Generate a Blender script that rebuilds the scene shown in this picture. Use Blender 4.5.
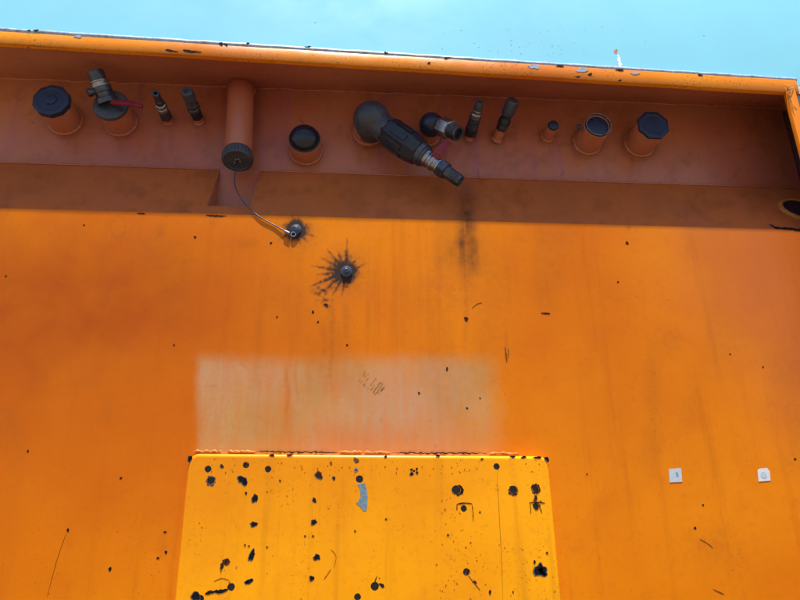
import bpy, bmesh, math, random
import numpy as np
from mathutils import Vector, Matrix

sc = bpy.context.scene
for o in list(bpy.data.objects):
    bpy.data.objects.remove(o)
C = sc.collection
PI = math.pi

# ------------------------------------------------------------------ camera
F_PX = 620.0                       # focal length in pixels of the 800 px wide photograph
PITCH, YAW, ROLL = math.radians(19.68), math.radians(4.289), math.radians(-0.414)
D = 1.2803                         # distance from lens to the wall plane y = 0
CAM_Z = 1.55
fw = np.array([math.sin(YAW)*math.cos(PITCH), math.cos(YAW)*math.cos(PITCH), math.sin(PITCH)])
rt = np.cross(fw, [0, 0, 1.0]); rt /= np.linalg.norm(rt)
up = np.cross(rt, fw)
RT = math.cos(ROLL)*rt + math.sin(ROLL)*up
UP = -math.sin(ROLL)*rt + math.cos(ROLL)*up
cam_data = bpy.data.cameras.new('camera')
cam_data.sensor_width = 36.0
cam_data.lens = 36.0*F_PX/800.0
cam_data.clip_start = 0.02
cam_data.clip_end = 2000.0
cam = bpy.data.objects.new('camera', cam_data)
C.objects.link(cam)
m = Matrix.Identity(4)
for i in range(3):
    m[i][0] = RT[i]; m[i][1] = UP[i]; m[i][2] = -fw[i]
m[0][3], m[1][3], m[2][3] = 0.0, -D, CAM_Z
cam.matrix_world = m
sc.camera = cam

# ------------------------------------------------------------------ light
SUN_EL, SUN_AZ = math.radians(78.65), math.radians(4.0)   # elevation; azimuth swing away from the wall normal (+ = from the left)
world = bpy.data.worlds.new('World'); sc.world = world
world.use_nodes = True
wn = world.node_tree
bg = wn.nodes['Background']
sky = wn.nodes.new('ShaderNodeTexSky')
sky.sky_type = 'NISHITA'; sky.sun_disc = False
sky.sun_elevation = SUN_EL
sky.sun_rotation = math.radians(180) + SUN_AZ
sky.air_density = 1.0; sky.dust_density = 1.0; sky.ozone_density = 1.0
wn.links.new(sky.outputs[0], bg.inputs[0])
bg.inputs[1].default_value = 0.075
sd = bpy.data.lights.new('sun', 'SUN')
sd.energy = 5.0; sd.angle = math.radians(0.4); sd.color = (1.0, 0.95, 0.87)
sun = bpy.data.objects.new('sun', sd); C.objects.link(sun)
sv = Vector((-math.sin(SUN_AZ)*math.cos(SUN_EL), -math.cos(SUN_AZ)*math.cos(SUN_EL), math.sin(SUN_EL)))
sun.rotation_euler = sv.to_track_quat('Z', 'Y').to_euler()
sun.location = (0, -3, 6)

vs = sc.view_settings
vs.view_transform = 'Standard'; vs.look = 'None'; vs.gamma = 1.0; vs.use_curve_mapping = False
vs.exposure = 0.88

# ------------------------------------------------------------------ pixel <-> place
def ray(px, py):
    return RT*(px-400.0)/F_PX - UP*(py-300.0)/F_PX + fw
def P(px, py, Y=0.0):
    """the point of the plane y = Y that the photograph shows at pixel (px, py)"""
    r = ray(px, py); k = (Y + D)/r[1]
    return Vector((r[0]*k, Y, CAM_Z + r[2]*k))
def to_px(X, Y, Z):
    d = np.stack([X, Y + D, Z - CAM_Z], -1)
    w = d @ fw
    return 400 + F_PX*(d @ RT)/w, 300 - F_PX*(d @ UP)/w
R_Y = 0.10                         # depth of the recess that holds the fittings

# ------------------------------------------------------------------ object helpers
def link(name, me, mat=None, parent=None, sharp=35):
    o = bpy.data.objects.new(name, me)
    C.objects.link(o)
    if mat is not None:
        me.materials.append(mat)
    if parent is not None:
        o.parent = parent
        o.matrix_parent_inverse = Matrix.Translation(-parent_loc(parent))
    if sharp is not None and len(me.polygons):
        me.polygons.foreach_set('use_smooth', [True]*len(me.polygons))
        me.set_sharp_from_angle(angle=math.radians(sharp))
    return o
def parent_loc(p):
    v = Vector(p.location)
    while p.parent is not None:
        p = p.parent
        v = Vector(v)
        break
    return ROOTS.get(p.name, v)
ROOTS = {}
def thing(name, loc, label, cat, group=None):
    o = bpy.data.objects.new(name, None); C.objects.link(o)
    o.location = loc; o.empty_display_size = 0.03
    ROOTS[o.name] = Vector(loc)
    return tag(o, label, cat, group)
def tag(o, label, cat, group=None):
    o['label'] = label; o['category'] = cat
    if group: o['group'] = group
    return o
def sub(name, me, mat, part, sharp=35):
    """a sub-part: child of a part whose own matrix stays in world space"""
    o = bpy.data.objects.new(name, me); C.objects.link(o)
    me.materials.append(mat); o.parent = part
    me.polygons.foreach_set('use_smooth', [True]*len(me.polygons))
    me.set_sharp_from_angle(angle=math.radians(sharp))
    return o
def mesh(verts, faces):
    me = bpy.data.meshes.new('m'); me.from_pydata([tuple(v) for v in verts], [], faces); me.update(); return me
def frame_of(axis):
    a = Vector(axis).normalized()
    u = a.cross(Vector((0, 0, 1)))
    if u.length < 1e-3: u = a.cross(Vector((1, 0, 0)))
    u.normalize(); v = u.cross(a)
    return a, u, v
def chamfer(prof, c):
    if c <= 0: return prof
    out = [prof[0]]
    for i in range(1, len(prof)-1):
        p0, p, p1 = Vector(prof[i-1]), Vector(prof[i]), Vector(prof[i+1])
        a, b = p0-p, p1-p
        if a.length < 1e-6 or b.length < 1e-6: out.append(prof[i]); continue
        d = min(c, a.length*.45, b.length*.45)
        if a.angle(b) > math.radians(155): out.append(prof[i]); continue
        q0, q1 = p + a.normalized()*d, p + b.normalized()*d
        mid = (q0+q1)*.25 + p*.5
        out += [tuple(q0), tuple(mid), tuple(q1)]
    out.append(prof[-1])
    return out
def lathe(prof, org, axis, n=28, c=0.0008, spin=0.0):
    """prof: [(distance along axis, radius)] ; closed at radius 0"""
    prof = chamfer(prof, c)
    a, u, v = frame_of(axis)
    vs_, fs, rings = [], [], []
    for t, r in prof:
        b = Vector(org) + a*t
        if r < 1e-6:
            rings.append([len(vs_)]); vs_.append(b)
        else:
            rings.append(list(range(len(vs_), len(vs_)+n)))
            for k in range(n):
                th = 2*PI*k/n + spin
                vs_.append(b + u*(r*math.cos(th)) + v*(r*math.sin(th)))
    for A, B in zip(rings, rings[1:]):
        for k in range(n):
            j = (k+1) % n
            if len(A) == 1 and len(B) == 1: continue
            if len(A) == 1: fs.append((A[0], B[j], B[k]))
            elif len(B) == 1: fs.append((A[k], A[j], B[0]))
            else: fs.append((A[k], A[j], B[j], B[k]))
    return fixn(mesh(vs_, fs))
def fixn(me):
    bm = bmesh.new(); bm.from_mesh(me)
    bmesh.ops.recalc_face_normals(bm, faces=bm.faces)
    bm.to_mesh(me); bm.free(); me.update()
    return me
def joined(*meshes):
    bm = bmesh.new()
    for me in meshes: bm.from_mesh(me)
    out = bpy.data.meshes.new('m'); bm.to_mesh(out); bm.free(); out.update()
    return out
def bez(pts, n):
    """Catmull-Rom through pts"""
    p = [Vector(q) for q in pts]
    p = [p[0]*2-p[1]] + p + [p[-1]*2-p[-2]]
    out = []
    for i in range(1, len(p)-2):
        for k in range(n):
            t = k/n
            out.append(.5*((2*p[i]) + (p[i+1]-p[i-1])*t + (2*p[i-1]-5*p[i]+4*p[i+1]-p[i+2])*t*t + (3*p[i]-p[i-1]-3*p[i+1]+p[i+2])*t**3))
    out.append(p[-2])
    return out
def tube(path, rad, n=10, cap=True):
    path = [Vector(q) for q in path]
    vs_, fs = [], []
    t = (path[1]-path[0]).normalized()
    _, u, v = frame_of(t)
    for i, q in enumerate(path):
        t2 = (path[min(i+1, len(path)-1)] - path[max(i-1, 0)]).normalized()
        rot = t.rotation_difference(t2); u = rot @ u; v = rot @ v; t = t2
        r = rad(i/(len(path)-1)) if callable(rad) else rad
        for k in range(n):
            th = 2*PI*k/n
            vs_.append(q + u*(r*math.cos(th)) + v*(r*math.sin(th)))
    for i in range(len(path)-1):
        for k in range(n):
            j = (k+1) % n
            fs.append((i*n+k, i*n+j, (i+1)*n+j, (i+1)*n+k))
    if cap:
        fs.append(tuple(range(n))); fs.append(tuple(range(len(vs_)-n, len(vs_))))
    return fixn(mesh(vs_, fs))
def prism(poly, off):
    """poly: list of points; extruded by vector off"""
    n = len(poly); off = Vector(off)
    vs_ = [Vector(p) for p in poly] + [Vector(p)+off for p in poly]
    fs = [tuple(range(n)), tuple(range(2*n-1, n-1, -1))]
    fs += [(k, (k+1) % n, n+(k+1) % n, n+k) for k in range(n)]
    return fixn(mesh(vs_, fs))
def bevel(me, w, seg=2):
    bm = bmesh.new(); bm.from_mesh(me)
    bmesh.ops.bevel(bm, geom=bm.edges[:], offset=w, segments=seg, affect='EDGES', profile=.6, clamp_overlap=True)
    bm.to_mesh(me); bm.free(); me.update()
    return me
def flake(px, py, rx, ry, Y, seed, rot=0.0, jag=.28, n=18, th=.0004, lift=.0001):
    """an irregular thin patch (chip, speck) lying on the plane y = Y; sizes in photo pixels"""
    rnd = random.Random(seed)
    ph = [rnd.uniform(0, 2*PI) for _ in range(4)]
    pts = []
    for k in range(n):
        a = 2*PI*k/n
        q = 1 + jag*(.6*math.sin(2*a+ph[0]) + .5*math.sin(3*a+ph[1]) + .4*math.sin(5*a+ph[2])) + rnd.uniform(-jag, jag)*.45
        x, y = rx*q*math.cos(a), ry*q*math.sin(a)
        pts.append(P(px + x*math.cos(rot)-y*math.sin(rot), py + x*math.sin(rot)+y*math.cos(rot), Y-lift))
    return prism(pts, (0, -th, 0))
def ribbon(pts, w, Y, seed, th=.0004, lift=.0001, jag=.5):
    """a thin ragged line on the plane y = Y through photo pixels"""
    rnd = random.Random(seed)
    q = bez([Vector((a, b, 0)) for a, b in pts], 6)
    L, R_ = [], []
    for i, c_ in enumerate(q):
        t = (q[min(i+1, len(q)-1)]-q[max(i-1, 0)]).normalized()
        nn = Vector((-t.y, t.x, 0))
        e = min(1, 4*i/len(q)+.25, 4*(len(q)-1-i)/len(q)+.25)
        a, b = w*e*(1+rnd.uniform(-jag, jag))*.5, w*e*(1+rnd.uniform(-jag, jag))*.5
        L.append(P(c_.x+nn.x*a, c_.y+nn.y*a, Y-lift)); R_.append(P(c_.x-nn.x*b, c_.y-nn.y*b, Y-lift))
    n = len(L); off = Vector((0, -th, 0))
    vs_ = L + R_ + [p+off for p in L] + [p+off for p in R_]
    fs = []
    for i in range(n-1):
        fs.append((2*n+i, 2*n+i+1, 3*n+i+1, 3*n+i))
        fs.append((i, i+1, 2*n+i+1, 2*n+i)); fs.append((n+i, n+i+1, 3*n+i+1, 3*n+i))
    fs += [(0, n, 3*n, 2*n), (n-1, 2*n-1, 4*n-1, 3*n-1)]
    return fixn(mesh(vs_, fs))

# ------------------------------------------------------------------ materials
class NT:
    def __init__(s, name):
        s.mat = bpy.data.materials.new(name); s.mat.use_nodes = True
        s.t = s.mat.node_tree; s.n = s.t.nodes; s.b = s.n['Principled BSDF']
        s.tc = s.n.new('ShaderNodeTexCoord')
    def noise(s, scale, detail=4, rough=.55, vec=None, stretch=None, dist=0.0):
        x = s.n.new('ShaderNodeTexNoise'); x.inputs['Scale'].default_value = scale
        x.inputs['Detail'].default_value = detail; x.inputs['Roughness'].default_value = rough
        x.inputs['Distortion'].default_value = dist
        src = s.tc.outputs['Object']
        if stretch:
            mp = s.n.new('ShaderNodeMapping'); mp.inputs['Scale'].default_value = stretch
            s.t.links.new(src, mp.inputs[0]); src = mp.outputs[0]
        s.t.links.new(src, x.inputs['Vector'])
        return x.outputs['Fac']
    def ramp(s, val, lo, hi, a=0.0, b=1.0):
        x = s.n.new('ShaderNodeMapRange'); x.interpolation_type = 'SMOOTHSTEP'
        s.t.links.new(val, x.inputs[0])
        for i, q in zip((1, 2, 3, 4), (lo, hi, a, b)): x.inputs[i].default_value = q
        return x.outputs[0]
    def math(s, op, a, b=None, clamp=False):
        x = s.n.new('ShaderNodeMath'); x.operation = op; x.use_clamp = clamp
        for i, q in enumerate((a, b)):
            if q is None: continue
            if isinstance(q, (int, float)): x.inputs[i].default_value = q
            else: s.t.links.new(q, x.inputs[i])
        return x.outputs[0]
    def mix(s, fac, a, b):
        x = s.n.new('ShaderNodeMix'); x.data_type = 'RGBA'
        for sock, q in ((x.inputs[0], fac), (x.inputs[6], a), (x.inputs[7], b)):
            if isinstance(q, (int, float)): sock.default_value = q
            elif isinstance(q, tuple): sock.default_value = (*q, 1.0)
            else: s.t.links.new(q, sock)
        return x.outputs[2]
    def attr(s, name):
        x = s.n.new('ShaderNodeAttribute'); x.attribute_name = name; return x.outputs['Fac']
    def bump(s, h, strength, dist=.001, prev=None):
        x = s.n.new('ShaderNodeBump'); x.inputs['Strength'].default_value = strength; x.inputs['Distance'].default_value = dist
        s.t.links.new(h, x.inputs['Height'])
        if prev is not None: s.t.links.new(prev, x.inputs['Normal'])
        return x.outputs[0]
    def set(s, **k):
        for name, q in k.items():
            sock = s.b.inputs[name.replace('_', ' ')]
            if hasattr(q, 'is_linked'): s.t.links.new(q, sock)
            elif isinstance(q, tuple): sock.default_value = (*q, 1.0)
            else: sock.default_value = q
        return s.mat

RECESS = (.48, .156, .074)  # wall orange dulled: recess shade and veiling light put into the colour
ORANGE = (.75, .195, .0008)
def orange_paint(name, base=ORANGE, masks=False, streak=.35, rough=.30, speck=.66, spec=.32):
    n = NT(name)
    big = n.noise(1.6, 3, .5)
    mid = n.noise(9, 5, .6, dist=.4)
    st = n.noise(1.0, 5, .62, stretch=(26, 26, 1.3))
    fine = n.noise(160, 3, .6)
    dark = tuple(c*f for c, f in zip(base, (.80, .66, .8)))
    lite = tuple(min(1, c*f) for c, f in zip(base, (1.06, 1.18, 1.2)))
    col = n.mix(n.ramp(big, .3, .7), dark, lite)
    col = n.mix(n.math('MULTIPLY', n.ramp(mid, .48, .74), .35), col, dark)
    col = n.mix(n.math('MULTIPLY', n.ramp(st, .52, .78), streak), col, tuple(c*f for c, f in zip(base, (.58, .5, 2.5))))
    # tiny scattered specks of dirt
    sp = n.math('MULTIPLY', n.ramp(n.noise(210, 2, .5), speck, speck+.05), n.ramp(n.noise(7, 3, .6), .45, .65))
    col = n.mix(n.math('MULTIPLY', sp, .75), col, (.09, .03, .012))
    # fine mottling of weathered paint
    fm = n.noise(75, 6, .72)
    col = n.mix(n.ramp(fm, .50, .78, 0, .38), col, tuple(c*f for c, f in zip(base, (.62, .52, 1.5))))
    col = n.mix(n.ramp(fm, .22, .46, .22, 0), col, tuple(min(1, c*f) for c, f in zip(base, (1.05, 1.25, 1.5))))
    r = n.ramp(mid, .3, .75, rough-.05, rough+.12)
    if masks:
        ch = n.attr('chalk'); so = n.attr('soot'); gr = n.attr('grime')
        col = n.mix(n.math('MULTIPLY', n.attr('red_shade_tint'), n.ramp(mid, .2, .8, .7, 1.0)), col, (.42, .072, .001))
        col = n.mix(n.math('MULTIPLY', n.attr('shade_tint'), n.ramp(mid, .2, .8, .8, 1.0)), col, (.45, .126, .047))
        scuff = n.noise(1.0, 6, .65, stretch=(70, 70, 9))
        chn = n.math('MULTIPLY', ch, n.ramp(scuff, .25, .75, .62, 1.0))
        chn = n.math('MULTIPLY', chn, n.ramp(n.noise(120, 4, .7), .25, .7, .72, 1.0))
        chalk_col = n.mix(n.ramp(n.noise(5, 3, .5), .35, .65), (.53, .30, .105), (.52, .305, .18))
        col = n.mix(chn, col, chalk_col)
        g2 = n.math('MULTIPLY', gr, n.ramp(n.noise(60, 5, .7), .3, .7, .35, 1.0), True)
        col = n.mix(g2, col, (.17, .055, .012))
        sm = n.attr('smear_shade')
        vst = n.noise(1.0, 5, .6, stretch=(55, 55, 5))
        sm2 = n.math('MULTIPLY', sm, n.math('MULTIPLY', n.ramp(vst, .25, .75, .55, 1.15), n.ramp(n.noise(95, 5, .7), .25, .75, .75, 1.1)), True)
        col = n.mix(sm2, col, (.040, .019, .012))
        s2 = n.math('ADD', so, n.math('MULTIPLY', n.math('SUBTRACT', n.noise(110, 5, .7), .5), n.ramp(so, .02, .5, 0, 1.1)))
        s2 = n.ramp(s2, .10, .80)
        col = n.mix(n.math('MULTIPLY', s2, .96), col, (.014, .011, .012))
        r = n.math('ADD', r, n.math('MULTIPLY', s2, .3), True)
        r = n.math('ADD', r, n.math('MULTIPLY', chn, .15), True)
    nb = n.bump(fine, .10, .0008)
    nb = n.bump(n.noise(5.5, 2, .4), .30, .004, nb)
    return n.set(Base_Color=col, Roughness=r, Normal=nb, Specular_IOR_Level=spec)

def plain(name, base, rough=.4, metal=0.0, var=.25, scale=60, bump=.1, dirt=None, **kw):
    n = NT(name)
    a = n.noise(scale, 5, .6)
    col = n.mix(n.ramp(a, .3, .72), tuple(c*(1-var) for c in base), tuple(min(1, c*(1+var)) for c in base))
    if dirt:
        col = n.mix(n.math('MULTIPLY', n.ramp(n.noise(scale*.35, 6, .7), .5, .68), .8), col, dirt)
    r = n.ramp(n.noise(scale*1.7, 4, .6), .3, .7, max(.04, rough-.09), rough+.12)
    return n.set(Base_Color=col, Roughness=r, Metallic=metal, Normal=n.bump(n.noise(scale*5, 3, .6), bump, .0006), **kw)

M = {}
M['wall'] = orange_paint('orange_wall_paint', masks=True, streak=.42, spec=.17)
M['frame'] = orange_paint('shade_tinted_recess_paint', base=RECESS, streak=.3, spec=.5)
M['recess'] = orange_paint('shade_tinted_recess_sheet', base=RECESS, streak=.4, spec=.5, masks=True)
M['rim'] = orange_paint('orange_rim_paint', base=(.80, .25, .006), streak=.15, speck=.60)
M['cover'] = orange_paint('amber_cover_paint', base=(.95, .345, .001), streak=.55, rough=.33, speck=.66, spec=.22)
M['navy'] = plain('navy_plastic', (.008, .020, .062), .40, scale=30, var=.15, dirt=(.012, .020, .050), bump=.05)
M['slate'] = plain('slate_plastic', (.042, .050, .078), .42, scale=50, dirt=(.09, .07, .06))
M['black'] = plain('black_rubber', (.010, .014, .028), .36, scale=70, dirt=(.024, .026, .034))
M['gloss'] = plain('black_gloss', (.006, .010, .028), .24, scale=40, bump=.03)
M['steel'] = plain('worn_steel', (.34, .35, .39), .30, .9, scale=120, dirt=(.10, .085, .08))
M['dsteel'] = plain('dark_steel', (.085, .095, .13), .36, .7, scale=110, dirt=(.03, .028, .03))
M['red'] = plain('red_lever_plastic', (.20, .007, .022), .5, scale=80, dirt=(.06, .012, .015))
M['chip'] = plain('bare_dark_steel_chip', (.008, .009, .014), .8, scale=300, var=.5, Specular_IOR_Level=.08)
M['rust'] = plain('rusty_steel_chip', (.055, .018, .009), .85, scale=260, var=.6, dirt=(.014, .011, .012), Specular_IOR_Level=.08)
M['primer'] = plain('blue_grey_primer', (.16, .25, .31), .55, scale=160, var=.25, dirt=(.08, .12, .15))
M['rustspot'] = plain('rust_orange_spot', (.34, .13, .05), .8, scale=300, var=.5)
M['speck'] = plain('faint_dirt', (.16, .34, .42), .8, scale=300)
M['freckle'] = plain('rust_freckle', (.40, .13, .008), .8, scale=300, var=.5, Specular_IOR_Level=.1)
M['edge'] = plain('grey_primer_edge', (.13, .11, .085), .8, scale=400, var=.5, dirt=(.30, .11, .02), Specular_IOR_Level=.1)
M['brown'] = plain('brown_scuff', (.20, .065, .010), .8, scale=300, var=.5, Specular_IOR_Level=.1)
M['seal'] = plain('pale_sealant', (.30, .40, .55), .5, scale=120, var=.2, dirt=(.12, .14, .18))
M['trim'] = plain('pale_grey_trim', (.42, .46, .48), .5, scale=40, dirt=(.25, .26, .26))
M['turq'] = plain('turquoise_paint', (.235, .62, .80), .7, scale=3, var=.03, bump=.04, Specular_IOR_Level=.15)
M['white'] = plain('white_sticker', (.66, .68, .72), .45, scale=200, var=.08)
M['bluewhite'] = plain('bluish_sticker', (.46, .55, .66), .45, scale=200, var=.08)
M['grey'] = plain('grey_print', (.22, .25, .32), .5, scale=200)
M['paintlump'] = plain('orange_sealant', (.50, .19, .025), .7, scale=220, var=.35, dirt=(.20, .07, .015))
M['straw'] = plain('dry_straw', (.20, .15, .09), .8, scale=200)
M['ground'] = plain('dry_soil_ground', (.15, .115, .07), .9, scale=6, var=.2)

# ------------------------------------------------------------------ masks on the sheet metal (dirt, wear, painted shade)
rng = np.random.default_rng(7)
def seg_dist(u, v, a, b):
    a, b = np.array(a, float), np.array(b, float)
    ab = b-a; t = np.clip(((u-a[0])*ab[0] + (v-a[1])*ab[1])/(ab@ab), 0, 1)
    return np.hypot(u-(a[0]+t*ab[0]), v-(a[1]+t*ab[1])), t
def vnoise(u, v, s, seed):
    r = np.random.default_rng(seed); G = r.random((64, 64))
    x, y = u/s, v/s; xi, yi = np.floor(x).astype(int), np.floor(y).astype(int)
    fx, fy = x-xi, y-yi; fx = fx*fx*(3-2*fx); fy = fy*fy*(3-2*fy)
    g = lambda i, j: G[i % 64, j % 64]
    return (g(xi, yi)*(1-fx)*(1-fy) + g(xi+1, yi)*fx*(1-fy) + g(xi, yi+1)*(1-fx)*fy + g(xi+1, yi+1)*fx*fy)
def sstep(x, a, b):
    t = np.clip((x-a)/(b-a), 0, 1); return t*t*(3-2*t)
def gauss(u, v, x, y, sx, sy):
    return np.exp(-((u-x)/sx)**2 - ((v-y)/sy)**2)
STARS = [((296, 230), 11, [(0, 14, 2.6), (-20, 17, 2.0), (18, 22, 1.8), (45, 17, 2.0), (75, 17, 1.6), (110, 14, 1.8), (-50, 12, 1.9), (-80, 11, 1.8), (150, 20, 1.5), (200, 15, 1.5), (240, 11, 1.6)], .0),
         ((346, 272), 12, [(-88, 34, 3.0), (-72, 18, 2.2), (-112, 25, 2.8), (-130, 30, 3.0), (-150, 30, 2.8), (-170, 36, 2.6), (175, 30, 3.0), (158, 40, 3.2), (140, 36, 3.4), (120, 28, 3.0), (100, 24, 2.2), (70, 13, 2.2), (40, 13, 2.2), (10, 11, 2.2), (-25, 14, 2.0), (-50, 18, 2.2)], 1.0)]
BASES = [(66, 121, 17), (121, 123, 16), (168, 121, 5), (199, 121, 6), (241, 92, 15), (306, 151, 16), (368, 133, 15), (429, 137, 11), (469, 138, 6), (497, 139, 7), (547, 137, 7), (587, 143, 15), (639, 144, 17)]
def recess_masks(u, v):
    z = np.zeros_like(u); grime = z.copy(); smear_shade = z.copy()
    for i, (x, y, r) in enumerate(BASES):
        d = np.hypot(u-x, v-y)
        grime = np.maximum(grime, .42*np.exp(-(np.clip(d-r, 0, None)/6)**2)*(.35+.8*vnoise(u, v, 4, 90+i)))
        smear_shade = np.maximum(smear_shade, .30*np.exp(-(np.clip(d-r, 0, None)/2.0)**2))
        w = r*.5
        for k in range(2):
            xx = x + (vnoise(np.full(1, i*7.3+k*3), np.full(1, 2.2), 1, 5)[0]-.5)*r*1.5
            grime = np.maximum(grime, (.34 if k else .22)*np.exp(-((u-xx-(v-y)*.02)/(1.6+2*k))**2)*sstep(v, y+r*.6, y+r+4)*(1-sstep(v, y+r+10, y+r+34)))
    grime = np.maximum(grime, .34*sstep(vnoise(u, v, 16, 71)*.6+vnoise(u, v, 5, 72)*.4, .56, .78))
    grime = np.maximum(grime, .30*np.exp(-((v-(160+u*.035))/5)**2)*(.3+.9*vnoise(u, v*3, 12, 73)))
    smear_shade = np.maximum(smear_shade, .22*gauss(u, v, 50, 70, 30, 14)+.30*gauss(u, v, 241, 80, 22, 10)+.22*gauss(u, v, 225, 120, 5, 40)+.22*gauss(u, v, 257, 120, 5, 40))  # smudge at left; painted shade round the filler pipe
    r3 = random.Random(31)
    for _ in range(70):
        x, y, L, a = r3.uniform(0, 790), r3.uniform(90, 185), r3.choice((.6, 1, 1.4, 4, 7)), r3.gauss(1.4, .5)
        k = (np.abs(u-x) < 12) & (np.abs(v-y) < 12)
        if k.any():
            dd, t = seg_dist(u[k], v[k], (x, y), (x+L*math.cos(a), y+L*math.sin(a)))
            smear_shade[k] = np.maximum(smear_shade[k], r3.choice((.2, .35, .6))*np.clip(1.3-dd/.9, 0, 1))
    return z, np.clip(grime, 0, 1), z, z, z, np.clip(smear_shade, 0, 1)
def masks_for(u, v, ledge=False):
    if ledge == 'recess': return recess_masks(u, v)
    soot = np.zeros_like(u); grime = np.zeros_like(u)
    for (cx, cy), core, rays, blob in STARS:
        d = np.hypot(u-cx, v-cy)
        soot = np.maximum(soot, .97*np.clip(1.6 - d/core*1.2, 0, 1))
        for ang, L, w in rays:
            a = math.radians(ang)
            dd, t = seg_dist(u, v, (cx, cy), (cx+L*math.cos(a), cy+L*math.sin(a)))
            soot = np.maximum(soot, np.clip(1.1-dd/(w*1.35*(1.12-t)+.6+1.2*vnoise(u, v, 4, 14)), 0, 1)*(1-t*.68))
        grime = np.maximum(grime, .5*np.exp(-(d/(core*2.0))**2))
        rs2 = random.Random(int(cx))
        for _ in range(46):
            a = rs2.choice((rs2.uniform(0, 2*PI), rs2.gauss(PI*1.08, .75) if blob else rs2.uniform(0, 2*PI)))
            L = core*rs2.uniform(.8, 1.9)*(1.25 if blob else .95); w = rs2.uniform(.5, 1.5); b0 = rs2.uniform(-.25, .25)
            p1 = (cx+L*.5*math.cos(a), cy+L*.5*math.sin(a)); p2 = (cx+L*math.cos(a+b0), cy+L*math.sin(a+b0))
            for q0, q1, k0, k1 in (((cx, cy), p1, 1, .75), (p1, p2, .75, .2)):
                dd, t = seg_dist(u, v, q0, q1)
                soot = np.maximum(soot, np.clip(1.1-dd/(w+.5), 0, 1)*(k0+(k1-k0)*t)*.75)
        soot *= np.where(d < core*4, .85+.45*vnoise(u, v, 2.6, 15)+.25*np.clip(1.3-d/core, 0, 1), 1)
        if blob:
            soot = np.maximum(soot, .62*gauss(u, v, 322, 291, 11, 6)*vnoise(u, v, 3.5, 3)*1.5)
            soot = np.maximum(soot, .5*gauss(u, v, 334, 284, 13, 7)*vnoise(u, v, 4, 4)*1.5)
            soot = np.maximum(soot, .4*gauss(u, v, 325, 303, 12, 9)*vnoise(u, v, 3, 5)*1.5)
    # the oily streak below the nozzle
    n1 = vnoise(u, v, 9, 11)
    st = .52*gauss(u, v, 467, 246, 13, 28) + .38*gauss(u, v, 466, 205, 15, 24) + .22*gauss(u, v, 470, 264, 11, 14) + .20*gauss(u, v, 449, 256, 15, 15)
    wob = (vnoise(u*0+3, v, 26, 78)-.5)*6
    run = np.exp(-((u-466-wob)/7)**2)*sstep(v, 178, 192)*(1-sstep(v, 255, 285)) + .5*np.exp(-((u-474-wob)/2.5)**2)*sstep(v, 200, 230)*(1-sstep(v, 262, 282)) + .5*np.exp(-((u-459-wob)/2)**2)*sstep(v, 215, 240)*(1-sstep(v, 240, 276))
    smear_shade = np.clip(st*1.1*(.55+.6*n1) + .30*run*(.5+.7*vnoise(u, v, 6, 12)), 0, 1)
    grime = np.maximum(grime, .33*gauss(u, v, 466, 300, 4, 60)*sstep(v, 250, 280))
    # drips under the burnt bolt and down the pale patch
    for x, y0, y1, w, s in ((331, 300, 410, 4, .40), (322, 320, 400, 3, .3), (345, 300, 360, 4, .30), (300, 250, 300, 3, .2), (287, 370, 440, 2, .35), (296, 350, 430, 1.6, .3),
                            (505, 330, 375, 2, .4), (368, 300, 350, 3, .22), (258, 300, 420, 5, .12), (590, 240, 420, 8, .10), (420, 280, 350, 6, .12), (560, 225, 300, 3, .14), (583, 228, 310, 2, .14)):
        wob = (vnoise(u*0+9, v, 22, 77)-.5)*5
        grime = np.maximum(grime, s*np.exp(-((u-x-wob)/w)**2)*sstep(v, y0-12, y0+12)*(1-sstep(v, y1-40, y1+8)))
    # smeared rings, palm marks
    ring = np.abs(np.hypot((u-118)/.7, v-227)-11)
    grime = np.maximum(grime, .28*np.exp(-(ring/2.2)**2)*vnoise(u, v, 8, 21))
    for x, y, sx, sy, s in ((160, 232, 5, 9, .35), (245, 243, 14, 5, .30), (188, 261, 9, 3, .28), (225, 285, 6, 4, .16), (520, 240, 9, 6, .25), (535, 260, 14, 8, .14), (610, 300, 30, 40, .10),
                            (163, 545, 5, 12, .35), (70, 540, 4, 8, .25), (573, 550, 5, 3, .30), (715, 545, 40, 30, .22), (700, 480, 30, 40, .08), (100, 285, 40, 14, .10), (500, 300, 26, 60, .10), (40, 300, 60, 80, .10)):
        grime = np.maximum(grime, s*gauss(u, v, x, y, sx, sy)*(.35+.9*vnoise(u, v, 5, int(x)))) 
    big = vnoise(u, v*.6, 55, 61)*.6 + vnoise(u, v*.5, 21, 62)*.4
    grime = np.maximum(grime, .20*sstep(big, .52, .80)*(1-sstep(v, 420, 560)))
    # the hand-sized hatch of scrape marks on the pale patch
    hu, hv = (u-372)*.80+(v-384)*.60, -(u-372)*.60+(v-384)*.80
    hatch = (np.sin(hu*2.1+vnoise(u, v, 3, 8)*3) > .1)*(np.abs(hu) < 14)*(np.abs(hv) < 6.5)
    grime = np.maximum(grime, .9*hatch*(vnoise(u, v, 2.6, 31) > .36))
    # fine random scratches
    r2 = random.Random(4)
    spots = [(r2.uniform(215, 490), r2.uniform(362, 445), r2.choice((.12, .2, .4)), r2.uniform(2, 9)) for _ in range(30)]
    spots += [(r2.gauss(712, 22), r2.gauss(545, 24), .20, r2.uniform(3, 14)) for _ in range(26)]
    spots += [(r2.uniform(5, 795), r2.uniform(225, 600), r2.choice((.06, .10, .16)), r2.uniform(2, 12)) for _ in range(50)]
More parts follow.
